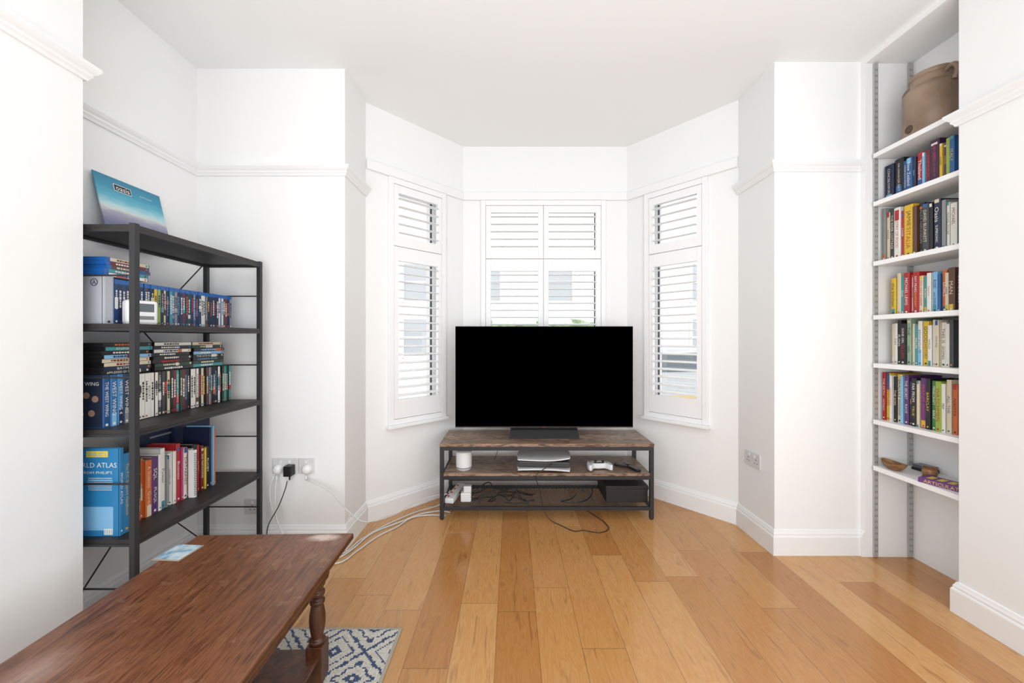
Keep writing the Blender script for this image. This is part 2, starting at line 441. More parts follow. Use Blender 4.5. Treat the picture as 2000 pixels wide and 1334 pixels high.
# ---------------------------------------------------------------- television
tv = tag(empty('television', (.222, 2.70, .497)), 'large black flat screen television on a low dark base', 'television')
TVB = mat('television_black', (.0, .0, .0), .6, spec=0.)
MB().box(-.614,.614,-.048,-.040,.071,.771).box(-.55,.55,-.040,-.008,.09,.42).make('television_body', BLACKP, tv, bevel=.002)
MB().box(-.611,.611,-.0490,-.0482,.079,.768).make('screen', TVB, tv)
bs = MB()
bs.add([(-.240,-.075,0),(.240,-.075,0),(.235,.12,0),(-.235,.12,0),(-.240,-.075,.008),(.240,-.075,.008),(.232,-.030,.062),(-.232,-.030,.062),(.23,.12,.05),(-.23,.12,.05)],
       [(3,2,1,0),(0,1,5,4),(4,5,6,7),(7,6,8,9),(9,8,2,3),(1,2,8,6,5),(0,4,7,9,3)])
bs.box(-.19,.19,-.03,-.01,.0595,.09)
bs.make('television_base', mat('dark_base_metal', (.02,.02,.022), .3, .5), tv, bevel=.001)
MB().box(-.012,.012,-.0500,-.0492,.0735,.0765).make('indicator_strip', mat('red_lamp', (.3,.02,.02), .4), tv)

# ---------------------------------------------------------------- things on the console
rt = tag(empty('wifi_router', (-.325, 2.60, .303)), 'white cylindrical wifi router on the console shelf', 'router')
MB().lathe([(.046,0),(.051,.006),(.053,.02),(.053,.1),(.051,.116),(.044,.122),(.02,.124)],40).make('router_body', WHITEP, rt, smooth=40)
MB().lathe([(.0535,.012),(.0538,.013),(.0538,.017),(.0535,.018)],40).make('router_trim', GREYP, rt)

gc_ = tag(empty('game_console', (.215, 2.62, .303), (0,0,math.radians(-4))), 'white and black game console lying flat on the shelf', 'game console')
def plate(zf, th):
    mb = MB(); nx, ny = 20, 10
    vs = []
    for lay in (0, 1):
        for i in range(nx+1):
            for j in range(ny+1):
                u = i/nx*2-1; v = j/ny*2-1
                x = u*.18*(1-.06*v*v); y = v*.115*(1-.10*u*u)
                vs.append((x, y, zf(u, v)+lay*th*(1-.35*abs(v)**4)))
    N = (nx+1)*(ny+1); fs = []
    for i in range(nx):
        for j in range(ny):
            a = i*(ny+1)+j; b = a+ny+1
            fs.append((a, a+1, b+1, b)); fs.append((a+N, b+N, b+1+N, a+1+N))
    for i in range(nx):
        a = i*(ny+1); b = a+ny+1; fs.append((a, b, b+N, a+N))
        a = a+ny; b = b+ny; fs.append((b, a, a+N, b+N))
    for j in range(ny):
        a = j; fs.append((a+1, a, a+N, a+1+N)); a = nx*(ny+1)+j; fs.append((a, a+1, a+1+N, a+N))
    mb.add(vs, fs); return mb
PSW = mat('console_white', (.80,.80,.82), .45)
plate(lambda u, v: .074+.012*max(0, u)**2*(1-.3*v)+.004*abs(v)**3, .011).make('top_cover', PSW, gc_, smooth=40)
plate(lambda u, v: .024-.010*abs(u)**2-.004*abs(v)**3, .011).make('bottom_cover', PSW, gc_, smooth=40)
MB().box(-.172,.172,-.112,.1,.036,.073).make('console_body', mat('gloss_dark_grey', (.035,.036,.04), .4), gc_, bevel=.006)
for a in (-.12, .06): MB().box(a,a+.06,-.05,.05,0,.022).make('foot', BLACKP, gc_)

ct = tag(empty('game_controller', (.585, 2.585, .303), (0,0,math.radians(4))), 'white game controller with black thumbsticks on the shelf', 'game controller')
half = [(0,.045),(.03,.047),(.055,.05),(.07,.04),(.079,.015),(.083,-.02),(.08,-.048),(.070,-.056),(.058,-.048),(.046,-.022),(.034,-.012),(.016,-.014),(0,-.014)]
poly = half+[(-x,y) for x, y in half[::-1][1:-1]]
MB().prism(poly, .006, .044).make('controller_body', PSW, ct, bevel=.011, smooth=60)
MB().prism([(-.03,.044),(.03,.044),(.022,.012),(-.022,.012)], .0435, .0455).make('touch_pad', PSW, ct, bevel=.001)
MB().prism([(-.04,.006),(.04,.006),(.03,-.010),(-.03,-.010)], .004, .0455).make('centre_panel', BLACKP, ct)
MB().box(-.05,.05,-.0,.03,0,.006).make('controller_base', BLACKP, ct)
for sx in (-.025, .025):
    MB().lathe([(.006,.045),(.005,.052),(.0095,.056),(.0095,.059),(.006,.0585)],20,(sx,-.004,0)).make('thumbstick', BLACKP, ct, smooth=40)
for k_ in range(4):
    a = math.pi/2*k_
    MB().lathe([(.0045,.044),(.0045,.0465)],12,(.055+.011*math.cos(a),.018+.011*math.sin(a),0)).make('button', GREYP, ct)
MB().box(-.063,-.047,.015,.021,.044,.0465).box(-.058,-.052,.010,.026,.044,.0465).make('direction_pad', GREYP, ct)

for (x, y, r, ln) in ((.805, 2.60, 24, .16), (.765, 2.64, 62, .12)):
    rm = tag(empty('remote_control', (x, y, .303), (0,0,math.radians(r))), 'slim black remote control lying on the console shelf', 'remote control', 'remote controls on the console')
    MB().box(-.017,.017,-ln/2,ln/2,0,.016).make('remote_body', BLACKP, rm, bevel=.005)
    b = MB().box(-.0115,.0115,-ln/2+.02,ln/2-.02,.0155,.0168)
    b.make('button_pad', GREYP, rm)

bx = tag(empty('storage_box', (.77, 2.70, .0848)), 'flat black storage box on the lower mesh shelf', 'box')
CARD = mat('black_card', (.02,.017,.016), .6)
MB().box(-.14,.14,-.13,.13,0,.085).make('box_body', CARD, bx, bevel=.004)
MB().box(-.144,.144,-.134,.134,.085,.112).make('box_lid', CARD, bx, bevel=.004)

ps = tag(empty('power_strip', (-.395, 2.69, .0848), (0,0,math.radians(80))), 'white power strip with red switches on the mesh shelf', 'power strip')
MB().box(-.14,.14,-.03,.03,0,.035).make('strip_body', WHITEP, ps, bevel=.006)
for i in range(4):
    MB().box(-.115+i*.065,-.1+i*.065,.008,.02,.035,.039).make('switch', mat('red_switch', '#d03020', .4), ps)
pa = tag(empty('power_adapter', (-.31, 2.60, .0848)), 'white plug-in power adapter on the mesh shelf', 'power adapter')
MB().box(-.035,.035,-.025,.025,0,.06).make('adapter_body', WHITEP, pa, bevel=.006)
MB().lathe([(.004,0),(.0035,.02)],12,(0.035,0,.02),axis='x').make('strain_relief', WHITEP, pa)
pa = tag(empty('power_adapter', (-.30, 2.60, .1452)), 'white plug resting on top of another adapter', 'power adapter')
MB().box(-.026,.026,-.022,.022,0,.045).make('adapter_body', WHITEP, pa, bevel=.006)

# ---------------------------------------------------------------- sockets and plugs
def socket(loc, rot, gangs, label):
    w = .146 if gangs == 2 else .086
    s = tag(empty('wall_socket', loc, rot), label, 'wall socket')
    MB().box(-w/2,w/2,-.009,0,-.043,.043).make('socket_plate', mat('socket_white', (.66,.66,.66), .3), s, bevel=.003)
    for gx in ((-.036, .036) if gangs == 2 else (0,)):
        o = .012 if gx < 0 else -.012 if gx > 0 else 0
        MB().box(gx-.006+o,gx+.006+o,-.0125,-.009,.016,.032).make('switch', WHITEP, s, bevel=.001)
        for dx, dz, ww, hh in ((0,.004,.002,.005),(-.011,-.016,.0035,.002),(.011,-.016,.0035,.002)):
            MB().box(gx+dx-ww,gx+dx+ww,-.0096,-.009,dz-hh,dz+hh).make('pin_hole', SLOT, s)
    return s
socket((-1.271,2.16,.468), (0,0,0), 2, 'white double wall socket above the skirting')
socket((-1.153,2.16,.468), (0,0,0), 1, 'white single wall socket above the skirting')
socket((1.44,2.29,.463), (0,0,math.radians(-90)), 2, 'white double wall socket on the bay return')
socket((-1.455,2.16,.24), (0,0,0), 1, 'white telephone socket low on the pier wall')
def plug(loc, m, big, label):
    p = tag(empty('plug', loc), label, 'plug')
    if big: MB().box(-.022,.022,-.045,0,-.03,.028).make('plug_body', m, p, bevel=.005)
    else: MB().lathe([(.026,0),(.026,-.012),(.021,-.024),(.012,-.03)][::-1],28,axis='y').make('plug_body', m, p, smooth=40)
    MB().lathe([(.005,-.03),(.004,-.055)][::-1],12,(0,-.018,-.0) ,axis='z').make('cable_grip', m, p)
plug((-1.307,2.1505,.452), WHITEP, False, 'white round plug in the double wall socket')
plug((-1.235,2.1505,.452), BLACKP, True, 'black charger block in the double wall socket')
plug((-1.145,2.1505,.452), WHITEP, False, 'white round plug in the single wall socket')

def cable(pts, r, m, label, name='power_cable'):
    o = MB().tube(pts, r, seg=8).make(name, m, smooth=60); tag(o, label, 'cable'); return o
f_ = .0045
WC = mat('white_cable_sheath', (.66,.66,.65), .4)
cable([(-1.145,2.13,.40),(-1.10,2.10,.40),(-.99,2.09,.35),(-.875,2.08,.235),(-.80,2.12,.17),(-.70,2.30,.13),(-.62,2.50,.12),(-.52,2.60,.12),(-.44,2.62,.122)], .0035, WC, 'white cable running from wall socket to console')
cable([(-1.307,2.13,.40),(-1.302,2.11,.33),(-1.29,2.10,.2),(-1.25,2.10,.1),(-1.24,2.08,.02),(-1.1,2.02,f_),(-.93,2.10,f_),(-.885,2.25,f_),(-.80,2.42,f_),(-.66,2.6,f_),(-.53,2.70,f_),(-.49,2.72,.03),(-.44,2.74,.1)], .004, WC, 'white cable trailing along the skirting to the console')
cable([(-1.0,2.02,.006),(-.93,2.06,.006),(-.89,2.15,.006),(-.84,2.33,.006),(-.70,2.48,.006),(-.62,2.57,.006),(-.5,2.62,.006),(-.42,2.60,.006)], .0045, WC, 'white extension lead lying on the oak floor')
cable([(-1.02,1.98,.006),(-.90,2.02,.006),(-.86,2.12,.006),(-.80,2.28,.006),(-.72,2.40,.006),(-.66,2.52,.006),(-.56,2.56,.006),(-.44,2.55,.006)], .004, WC, 'second white lead lying on the oak floor')
cable([(-1.32,2.13,.42),(-1.33,2.11,.36),(-1.315,2.10,.26),(-1.27,2.10,.15),(-1.25,2.09,.05),(-1.22,2.05,.005)], .003, WC, 'thin white cable hanging from the double socket')
cable([(-1.235,2.11,.40),(-1.24,2.10,.36),(-1.27,2.09,.27),(-1.32,2.08,.17),(-1.345,2.10,.06),(-1.35,2.10,.004)], .0025, BLACKP, 'thin black charger cable hanging from the socket')
cable([(.26,2.47,.38),(.24,2.485,.36),(.17,2.488,.31),(.155,2.488,.28),(.18,2.488,.2),(.2,2.488,.1),(.24,2.475,.02),(.31,2.42,.004),(.38,2.35,.004),(.44,2.36,.004),(.53,2.33,.004),(.60,2.38,.004),(.59,2.47,.004),(.55,2.56,.004),(.50,2.66,.004)], .0024, BLACKP, 'thin black cable looping onto the floor before console')
for pts in ([(-.32,2.66,.09),(-.26,2.60,.09),(-.18,2.62,.10),(-.12,2.58,.12),(-.05,2.60,.13),(.05,2.62,.09),(.1,2.6,.09)],
            [(-.34,2.72,.09),(-.24,2.70,.10),(-.16,2.67,.15),(-.06,2.69,.12),(0,2.66,.14),(.08,2.7,.09),(.14,2.68,.09),(.0,2.74,.088),(-.1,2.73,.089)],
            [(-.36,2.62,.13),(-.25,2.58,.11),(-.2,2.56,.14),(-.1,2.6,.16),(.0,2.58,.17),(.06,2.57,.13),(.11,2.56,.09),(.05,2.55,.088),(-.05,2.56,.089)],
            [(-.28,2.64,.10),(-.2,2.66,.17),(-.15,2.64,.19),(-.1,2.6,.13),(-.02,2.64,.1),(.04,2.6,.15),(.12,2.62,.12),(.16,2.7,.09)],
            [(-.22,2.54,.09),(-.17,2.55,.16),(-.11,2.56,.11),(-.16,2.58,.09),(-.07,2.55,.15),(-.02,2.56,.10),(.03,2.54,.16),(.08,2.56,.10),(.15,2.6,.09)],
            [(.45,2.70,.088),(.40,2.62,.088),(.33,2.58,.088),(.42,2.56,.088),(.5,2.60,.088),(.56,2.70,.088),(.60,2.86,.088)]):
    cable(pts, .0036, BLACKP, 'tangled black cable on the lower mesh shelf')
cable([(0,2.86,.50),(-.05,2.87,.45),(-.09,2.83,.40),(-.12,2.80,.32),(-.13,2.79,.307)], .002, BLACKP, 'thin black cable hanging behind the console')
cable([(.24,2.86,.49),(.23,2.84,.45),(.27,2.83,.42),(.2,2.82,.41),(.25,2.80,.4)], .002, BLACKP, 'thin black cable behind the game console')

# ---------------------------------------------------------------- shelving rack
RX0, RX1, RY0, RY1 = -1.66, -1.353, 1.376, 2.083
rk = tag(empty('shelving_unit', (-1.5065, 1.7295, 0)), 'black metal and dark wood open shelving unit beside the wall', 'shelving unit')
rx0, rx1, ry0, ry1 = RX0+1.5065, RX1+1.5065, RY0-1.7295, RY1-1.7295
p = .020
for a in (rx0, rx1-p):
    for b in (ry0, ry1-p):
        MB().box(a,a+p,b,b+p,.006,1.597).box(a+.004,a+p-.004,b+.004,b+p-.004,0,.006).make('post', DARKM, rk, bevel=.001)
SHZ = (.085,.46,.853,1.235,1.592)
for z in SHZ:
    s = MB().box(rx0+.002,rx1-.002,ry0+p,ry1-p,z-.016,z).box(rx0+p,rx1-p,ry0+.002,ry0+p,z-.016,z).box(rx0+p,rx1-p,ry1-p,ry1-.002,z-.016,z)
    so = s.make('rack_shelf', ASH, rk)
    MB().box(rx1-.014,rx1-.001,ry0+p,ry1-p,z-.026,z-.0165).box(rx0+.001,rx0+.014,ry0+p,ry1-p,z-.026,z-.0165)\
        .box(rx0+p,rx1-p,ry0+.001,ry0+.014,z-.026,z-.0165).box(rx0+p,rx1-p,ry1-.014,ry1-.001,z-.026,z-.0165).make('shelf_rail', DARKM, so)
for z in (.275,.655,1.04,1.41):
    for y in (ry0+.013, ry1-.013):
        MB().tube([(rx0+p,y,z),(rx1-p,y,z)], .0035, smooth=False).make('side_bar', DARKM, rk)
for z0, z1 in ((.10,.83),(.87,1.57)):
    for a, b in ((ry0+.02,ry1-.02),(ry1-.02,ry0+.02)):
        MB().tube([(rx0-.006,a,z0),(rx0-.006,b,z1)], .003, smooth=False).make('cross_brace', DARKM, rk)

# ---------------------------------------------------------------- books & discs
CN = {}
def C(name, h): CN[h] = name; return h
NAVY=C('navy','#1c2540'); BLK=C('black','#17171a'); BLUE=C('blue','#22588f'); SKY=C('light blue','#7fb4d8'); RED=C('red','#a8242b'); DRED=C('dark red','#6d1a1e')
WHT=C('white','#dedbd4'); CRM=C('cream','#d3c6aa'); YEL=C('yellow','#d6b02c'); ORG=C('orange','#c4622c'); PUR=C('purple','#55306a'); GRN=C('green','#3f7a4a')
DGRN=C('dark green','#20402f'); TEAL=C('teal','#3f8f94'); GRY=C('grey','#88898a'); DGRY=C('dark grey','#3d3e42'); BRN=C('brown','#5a3a28'); PNK=C('pink','#b83a6a')
LGRN=C('lime green','#8fa83c'); TAN=C('tan','#b08d62'); ATL=C('bright blue','#2779ac'); WW1=C('deep blue','#174a80')

def book_mesh(t, h, d, cov, txt, title, acc=None, bands=(), side=None):
    mb = MB(); c = .0018
    mb.box(0,c,0,d,0,h,0).box(t-c,t,0,d,0,h,0)
    b = min(.003, t*.12)
    mb.prism([(0,0),(t*.18,-b),(t*.82,-b),(t,0),(t,c),(0,c)],0,h,0)
    mb.box(c,t-c,c,d-.004,.003,h-.003,1)
    if acc is None and not bands and random.random() < .6:
        acc = random.choice([RED, BLUE, YEL, WHT, BLK, TEAL, ORG, CRM])
        if acc != cov and acc != txt: bands = random.choice([((.90,1.),), ((0.,.13),), ((.88,.93),), ((.0,.05),(.93,1.)), ((.02,.16),)])
    mats = [mat('cover_'+CN.get(cov,'x').replace(' ','_'), cov, .45), PAGES, mat('lettering', txt, .5), mat('accent', acc or txt, .5)]
    O = lambda z: (t/2, -b, z)
    for z0, z1 in bands:
        mb.rect(O((z0+z1)/2*h), (1,0,0), (0,0,1), t*.64, (z1-z0)*h, 3, .0003)
    if title:
        parts = title.split('|')
        if len(parts) == 1: mb.text(parts[0], O(h*.54), (0,0,-1), (1,0,0), h*.66, t*.55, 2, .0006)
        else:
            mb.text(parts[0], O(h*.70), (0,0,-1), (1,0,0), h*.38, t*.55, 2, .0006)
            mb.text(parts[1], O(h*.32), (0,0,-1), (1,0,0), h*.34, t*.45, 3 if not bands else 2, .0006)
    mb.lathe([(min(t*.2,.005),-.0004),(min(t*.2,.005),.0001)],10,(t/2,-b,h*.05),2,axis='y')
    if side: side(mb, t, h, d, mats)
    return mb, mats

def put_row(rows, side, xp, ys, z, grp, depth=.15, where='in the alcove', lim=None):
    y = ys
    for r in rows:
        t, h, cov, txt, title = r[:5]; kw = dict(r[5]) if len(r) > 5 else {}
        if lim is not None and ((side == 'R' and y-t < lim) or (side == 'L' and y+t > lim)): break
        d = kw.pop('d', depth); dx = kw.pop('dx', random.uniform(0,.012))
        if 'name' not in kw and 'side' not in kw: h += random.uniform(-.014,.006)
        name = kw.pop('name', 'book'); lab = kw.pop('label', None)
        mb, mats = book_mesh(t, h, d, cov, txt, title, **kw)
        rz = -math.pi/2 if side == 'R' else math.pi/2
        x = xp+dx if side == 'R' else xp-dx
        o = mb.make(name, mats, loc=(x, y, z), rot=(0,0,rz))
        if not lab:
            ft = 'thick' if t > .035 else 'slim' if t < .018 else 'tall' if h > .24 else 'upright'
            lab = '%s %s book with %s lettering %s' % (ft, CN.get(cov,'dark'), CN.get(txt,'pale'), where)
        tag(o, lab, 'book', grp)
        y += (-t-.0006) if side == 'R' else (t+.0006)
    return y

B2 = [(.050,.198,NAVY,WHT,'CONCISE|OXFORD',dict(acc=SKY,bands=((.0,.16),))),(.046,.21,BLK,WHT,'THE CONCISE|OX DICT',dict(acc=BLUE,bands=((0,.3),))),
 (.018,.178,BLUE,WHT,'southeast asia on a shoestring'),(.03,.18,BLUE,WHT,'New Zealand',dict(acc=SKY,bands=((.85,1),))),(.016,.178,NAVY,SKY,'Japan'),(.027,.182,RED,WHT,'Thailand',dict(acc=BLUE,bands=((0,.3),))),
 (.012,.172,SKY,NAVY,''),(.02,.185,DRED,PNK,'PORTUGAL'),(.042,.205,'#3a1c38',PNK,'1001 BEERS|YOU MUST TRY'),(.012,.175,YEL,BLK,'GUIDE'),(.012,.18,PUR,YEL,'WALES'),(.014,.185,LGRN,BLK,''),(.02,.19,BLUE,YEL,'ITALY')]
B3 = [(.02,.275,GRY,WHT,''),(.016,.265,CRM,BRN,'FOOD'),(.026,.27,DGRY,CRM,'THE RIVER COTTAGE'),(.034,.262,WHT,RED,"MINISTRY OF FOOD",dict(acc=RED,bands=((.75,.95),))),(.014,.24,RED,WHT,'COOK'),(.045,.258,YEL,BRN,'JAMIE\'S|ITALIA',dict(acc=RED)),
 (.02,.24,BRN,CRM,''),(.024,.245,BLK,GRY,'ALEX FERGUSON'),(.03,.238,DGRY,CRM,'DAVID BLUNKETT'),(.016,.225,BLK,RED,''),(.03,.235,NAVY,WHT,'Oasis|SUPERSONIC'),(.018,.222,GRY,BLK,''),(.012,.218,WHT,BLK,'MICHAEL MOORE'),(.03,.21,WHT,DRED,'MICHAEL|MOORE'),(.02,.21,DGRN,WHT,'')]
B4 = [(.026,.20,YEL,DGRN,'the kitchen',),(.02,.209,CRM,TAN,''),(.02,.196,TEAL,WHT,'lost'),(.028,.205,RED,WHT,'MICHAEL LEWIS'),(.014,.193,WHT,BLK,'NUDGE'),(.03,.207,RED,WHT,'RAY MEARS|BUSHCRAFT',dict(acc=YEL)),
 (.018,.195,CRM,RED,'DO NO HARM'),(.014,.188,TEAL,WHT,'ROBIN'),(.02,.197,WHT,ORG,'Sapiens'),(.022,.203,SKY,NAVY,'RISE|and SHINE'),(.014,.19,BLUE,WHT,''),(.02,.199,ORG,WHT,'GOALS'),(.014,.185,CRM,BLK,'NIKE'),(.026,.193,BRN,CRM,'MAN'),(.02,.18,DGRY,WHT,'IAN RANKIN')]
B5 = [(.012,.205,CRM,BRN,''),(.016,.215,WHT,DGRY,'DAY'),(.018,.225,BLK,WHT,'FLYNN'),(.03,.218,BLK,WHT,'GONE GIRL|GILLIAN',dict(acc=RED)),(.022,.238,'#8aa38a',DGRN,'THE|GIRL'),(.014,.2,CRM,GRN,''),(.016,.21,TEAL,WHT,'MILLER'),(.02,.216,WHT,BLUE,'atonement',dict(acc=SKY,bands=((0,.35),))),
 (.026,.222,YEL,DGRN,'GOOD|HISTORY'),(.018,.208,WHT,GRN,'WILD'),(.012,.215,WHT,RED,''),(.018,.212,CRM,BLK,'One Day'),(.022,.205,WHT,BLK,'THIS IS|GOING'),(.016,.21,WHT,BLK,''),(.016,.215,DGRY,YEL,'')]
B6 = [(.018,.26,RED,WHT,'THE FIFTH|WITNESS'),(.022,.262,YEL,RED,'POINTLESS',dict(acc=BLUE,bands=((.65,1),))),(.014,.252,WHT,ORG,'REVOLUTION'),(.018,.247,BLK,CRM,'THE SON'),(.024,.25,CRM,DGRN,'BRADLEY|WIGGINS'),(.014,.235,SKY,WHT,''),(.022,.245,PUR,WHT,'THE SECRET|RACE'),
 (.014,.23,NAVY,YEL,'FAR'),(.024,.24,BLK,WHT,'FAR FROM|TRUE',dict(acc=YEL)),(.014,.233,CRM,RED,''),(.028,.24,PUR,PNK,'MANIS|LINWOOD'),(.02,.246,BLK,YEL,'BARCLAY'),(.02,.236,GRN,WHT,'MINECRAFT|BIBLE'),(.026,.245,LGRN,RED,'WATCHMEN'),(.016,.238,WHT,BLK,'PEP'),(.02,.25,CRM,BLUE,'ALL THE'),(.02,.24,ORG,BLK,'NADIYA')]
put_row(B2,'R',1.998,2.062,1.915,'books on the travel guide shelf',lim=1.655)
put_row(B3,'R',1.985,2.062,1.595,'books on the cookery shelf',depth=.165,lim=1.655)
put_row(B4,'R',2.003,2.03,1.307,'books on the middle alcove shelf',lim=1.655)
put_row(B5,'R',2.003,2.03,1.05,'paperbacks on the alcove shelf',lim=1.655)
put_row(B6,'R',1.985,2.062,.748,'books on the lower alcove shelf',depth=.165,lim=1.655)

for z in (2.174,1.915,1.595,1.307,1.05,.748,.50):
    o = MB().box(1.94,2.1655,1.6505,2.064,z-.024,z).make('alcove_shelf', TRIM, bevel=.0015)
    tag(o, 'white painted wooden shelf fixed in the alcove', 'shelf', 'white alcove shelves')
STEEL = mat('zinc_steel', (.45,.45,.44), .4, .3)
for x in (1.961, 2.148):
    s = MB().box(x-.0105,x+.0105,2.067,2.078,.005,2.665,0)
    z = .03
    while z < 2.64:
        s.box(x-.006,x-.0035,2.0665,2.0672,z,z+.012,1).box(x+.0035,x+.006,2.0665,2.0672,z,z+.012,1); z += .032
    tag(s.make('shelf_standard', [STEEL, mat('slot_grey', (.12,.12,.12), .8)]), 'slotted grey metal upright fixed to alcove side wall', 'shelf bracket', 'metal shelf uprights')

# jug
CLAY = wood('salt_glazed_stoneware', (1,1,1), [(.3,'#7c6756'),(.5,'#937c69'),(.7,'#a18b78')], .36, 7, .3, blot='#c8bcb0')
jg = tag(empty('stoneware_jug', (2.052, 1.875, 2.174)), 'brown stoneware cider jar with handles on the top shelf', 'jug')
MB().lathe([(.096,0),(.101,.006),(.104,.02),(.105,.10),(.105,.205),(.102,.218),(.093,.230),(.083,.238),(.078,.246),(.076,.256),(.076,.276),(.081,.280),(.083,.288),(.081,.298),(.075,.301),(.070,.292),(.068,.25)],48).make('jug_body', CLAY, jg, smooth=50)
for sg in (1, -1):
    MB().tube([(-.012,-.070*sg,.270),(-.014,-.094*sg,.278),(-.014,-.114*sg,.266),(-.012,-.118*sg,.240),(-.010,-.104*sg,.210)], .011, seg=10).make('handle', CLAY, jg, smooth=60)
MB().lathe([(.017,-.1070),(.02,-.104),(.02,-.085)],20,(0,0.01,.034),axis='x').make('spigot_hole', mat('dark_clay', '#4a3426', .6), jg, smooth=40)

WD = wood('carved_olive_wood', (3,3,8), [(.3,'#6a4a2c'),(.6,'#a87a4c'),(.8,'#8a6240')], .45, 6)
bo = MB(); bo.lathe([(.018,0),(.03,.004),(.045,.018),(.05,.03),(.047,.03),(.041,.018),(.026,.007),(.004,.006)],32)
bo.v = [(x*.8, y*1.2, z*1.15+(.010*(abs(y)/.05)**2)) for x, y, z in bo.v]
tag(bo.make('wooden_bowl', WD, loc=(1.985,1.995,.50), smooth=40), 'small oval carved wooden bowl on lowest alcove shelf', 'bowl')
tag(MB().lathe([(.026,0),(.028,.004),(.024,.014),(.028,.022),(.028,.036),(.024,.044),(.028,.052),(.024,.052),(.021,.01)],24).make('wooden_cup', WD, loc=(2.04,1.875,.50), smooth=30), 'small turned wooden pot on lowest alcove shelf', 'pot')
gb = tag(empty('game_box', (2.005,1.765,.50), (0,0,math.radians(-72))), 'purple and yellow card game box lying flat on shelf', 'box')
MB().box(-.085,.085,-.045,.045,0,.022).make('box_body', mat('purple_card', '#6c3c86', .5), gb, bevel=.001)
q = MB()
q.text('ARTICULATE', (0,-.045,.011), (1,0,0), (0,0,1), .13, .015, 0)
for i in range(4): q.rect((-.055+i*.036,0,.022),(1,0,0),(0,1,0),.022,.05,0)
q.make('printed_label', mat('yellow_print', '#e0c23a', .5), gb)
cd = tag(empty('cassette_stack', (2.125,1.975,.50), (0,0,math.radians(-80))), 'two small dark plastic cases stacked on alcove shelf', 'case')
MB().box(-.04,.04,-.03,.03,0,.014).make('lower_case', mat('case_dark','#26222a',.3), cd, bevel=.001)
MB().box(-.036,.036,-.028,.028,.0145,.03).make('upper_case', mat('case_grey','#5a5c66',.3), cd, bevel=.001)

# rack bottom tier
def atlas_side(mb, t, h, d, mats):
    o = lambda y, z: (0, y, z)
    mats.append(mat('yellow_label', '#e6c32c', .5))
    mb.rect(o(d*.42,h*.20),(0,-1,0),(0,0,1),d*.62,h*.27,3,.0003)
    mb.rect(o(d*.42,h*.935),(0,-1,0),(0,0,1),d*.42,h*.07,4,.0003)
    mb.text("PHILIP'S", o(d*.42,h*.935),(0,-1,0),(0,0,1),d*.36,h*.045,3,.0008)
    mb.text('WORLD ATLAS', o(d*.5,h*.81),(0,-1,0),(0,0,1),d*.92,h*.09,2)
    mb.text("FROM PHILIP'S", o(d*.42,h*.725),(0,-1,0),(0,0,1),d*.62,h*.03,2)
    for i in range(7): mb.rect(o(d*.36,h*(.66-i*.022)),(0,-1,0),(0,0,1),d*random.uniform(.4,.5),.002,2,.0004)
    mb.rect(o(d*.2,h*.05),(0,-1,0),(0,0,1),.032,.022,2,.0007)
    for i in range(7): mb.rect(o(d*.2-.012+i*.004,h*.05),(0,-1,0),(0,0,1),.0016,.016,1 if i%2 else 0,.0010)
y = put_row([(.016,.32,ATL,WHT,'WORLD ATLAS',dict(acc=SKY,side=atlas_side,d=.19,dx=0,label='large bright blue world atlas showing its cover')),
             (.024,.30,ATL,YEL,'The P.C. Support Handbook',dict(d=.19,dx=.003,acc=SKY))],'L',-1.435,1.402,.46,'books on the lower rack shelf')
LB = [(.03,.245,WHT,BLK,''),(.03,.235,CRM,DRED,''),(.022,.25,BLK,WHT,'Java|IN MINUTES',dict(acc=ORG,bands=((0,.35),))),(.016,.238,ORG,WHT,"Java",dict(acc=CRM,bands=((.3,.5),))),(.028,.24,ORG,CRM,"A Students|Guide",dict(acc=CRM,bands=((0,.2),))),(.03,.243,PUR,WHT,'SQL|PL/SQL',dict(acc=WHT)),(.014,.25,WHT,BLK,''),(.022,.252,WHT,PUR,'Power'),
 (.014,.23,GRY,WHT,''),(.016,.235,WHT,BLK,'notebook'),(.016,.228,WHT,BLUE,''),(.022,.262,RED,WHT,'Business'),(.012,.24,PNK,WHT,''),(.022,.23,WHT,BLK,'DATABASES'),(.012,.225,RED,WHT,'RIBA'),(.018,.222,WHT,NAVY,'DESIGN'),(.03,.225,BLK,WHT,'THE|BLACK FARM',dict(acc=WHT)),(.014,.22,RED,YEL,'ELTON'),(.018,.215,DRED,WHT,'SIX NATIONS'),(.012,.21,YEL,RED,''),(.02,.212,BLK,WHT,'RUGBY')]
y2 = put_row(LB,'L',-1.475,y+.002,.46,'books on the lower rack shelf',depth=.125,where='on the rack',lim=2.02)
put_row([(.012,.285,NAVY,WHT,'',dict(acc=WHT)),(.008,.29,SKY,NAVY,'',dict(acc=NAVY)),(.008,.27,ORG,WHT,'',dict(acc=WHT))],'L',-1.47,y2,.46,'books on the lower rack shelf',depth=.13,where='on the rack',lim=2.06)
for (x, ya, yb, h, w_) in ((-1.652,1.68,1.97,.292,.013),(-1.632,1.84,2.055,.338,.014)):
    m_ = MB().box(0,w_,0,yb-ya,0,h)
    m_.rect((w_,(yb-ya)/2,h*.93),(0,1,0),(0,0,1),(yb-ya)*.6,.008,1)
    tag(m_.make('book', [mat('navy_cloth','#1a2742',.5), mat('accent',GRY,.5)], loc=(x,ya,.46)), 'large navy hardback standing flat behind the row', 'book', 'books on the lower rack shelf')
nb = tag(empty('spiral_notebook', (-1.44, 1.742, .46)), 'white spiral bound notebook standing before the books', 'notebook')
MB().box(-.028,0,0,.012,0,.215).make('notebook_pages', mat('white_card','#e4e4e2',.6), nb)
s = MB()
for i in range(24): s.tube([(.001+.005*math.cos(a),.006+.008*math.sin(a),.012+i*.0082) for a in [j*math.pi/4 for j in range(9)]], .0012, seg=5, smooth=False)
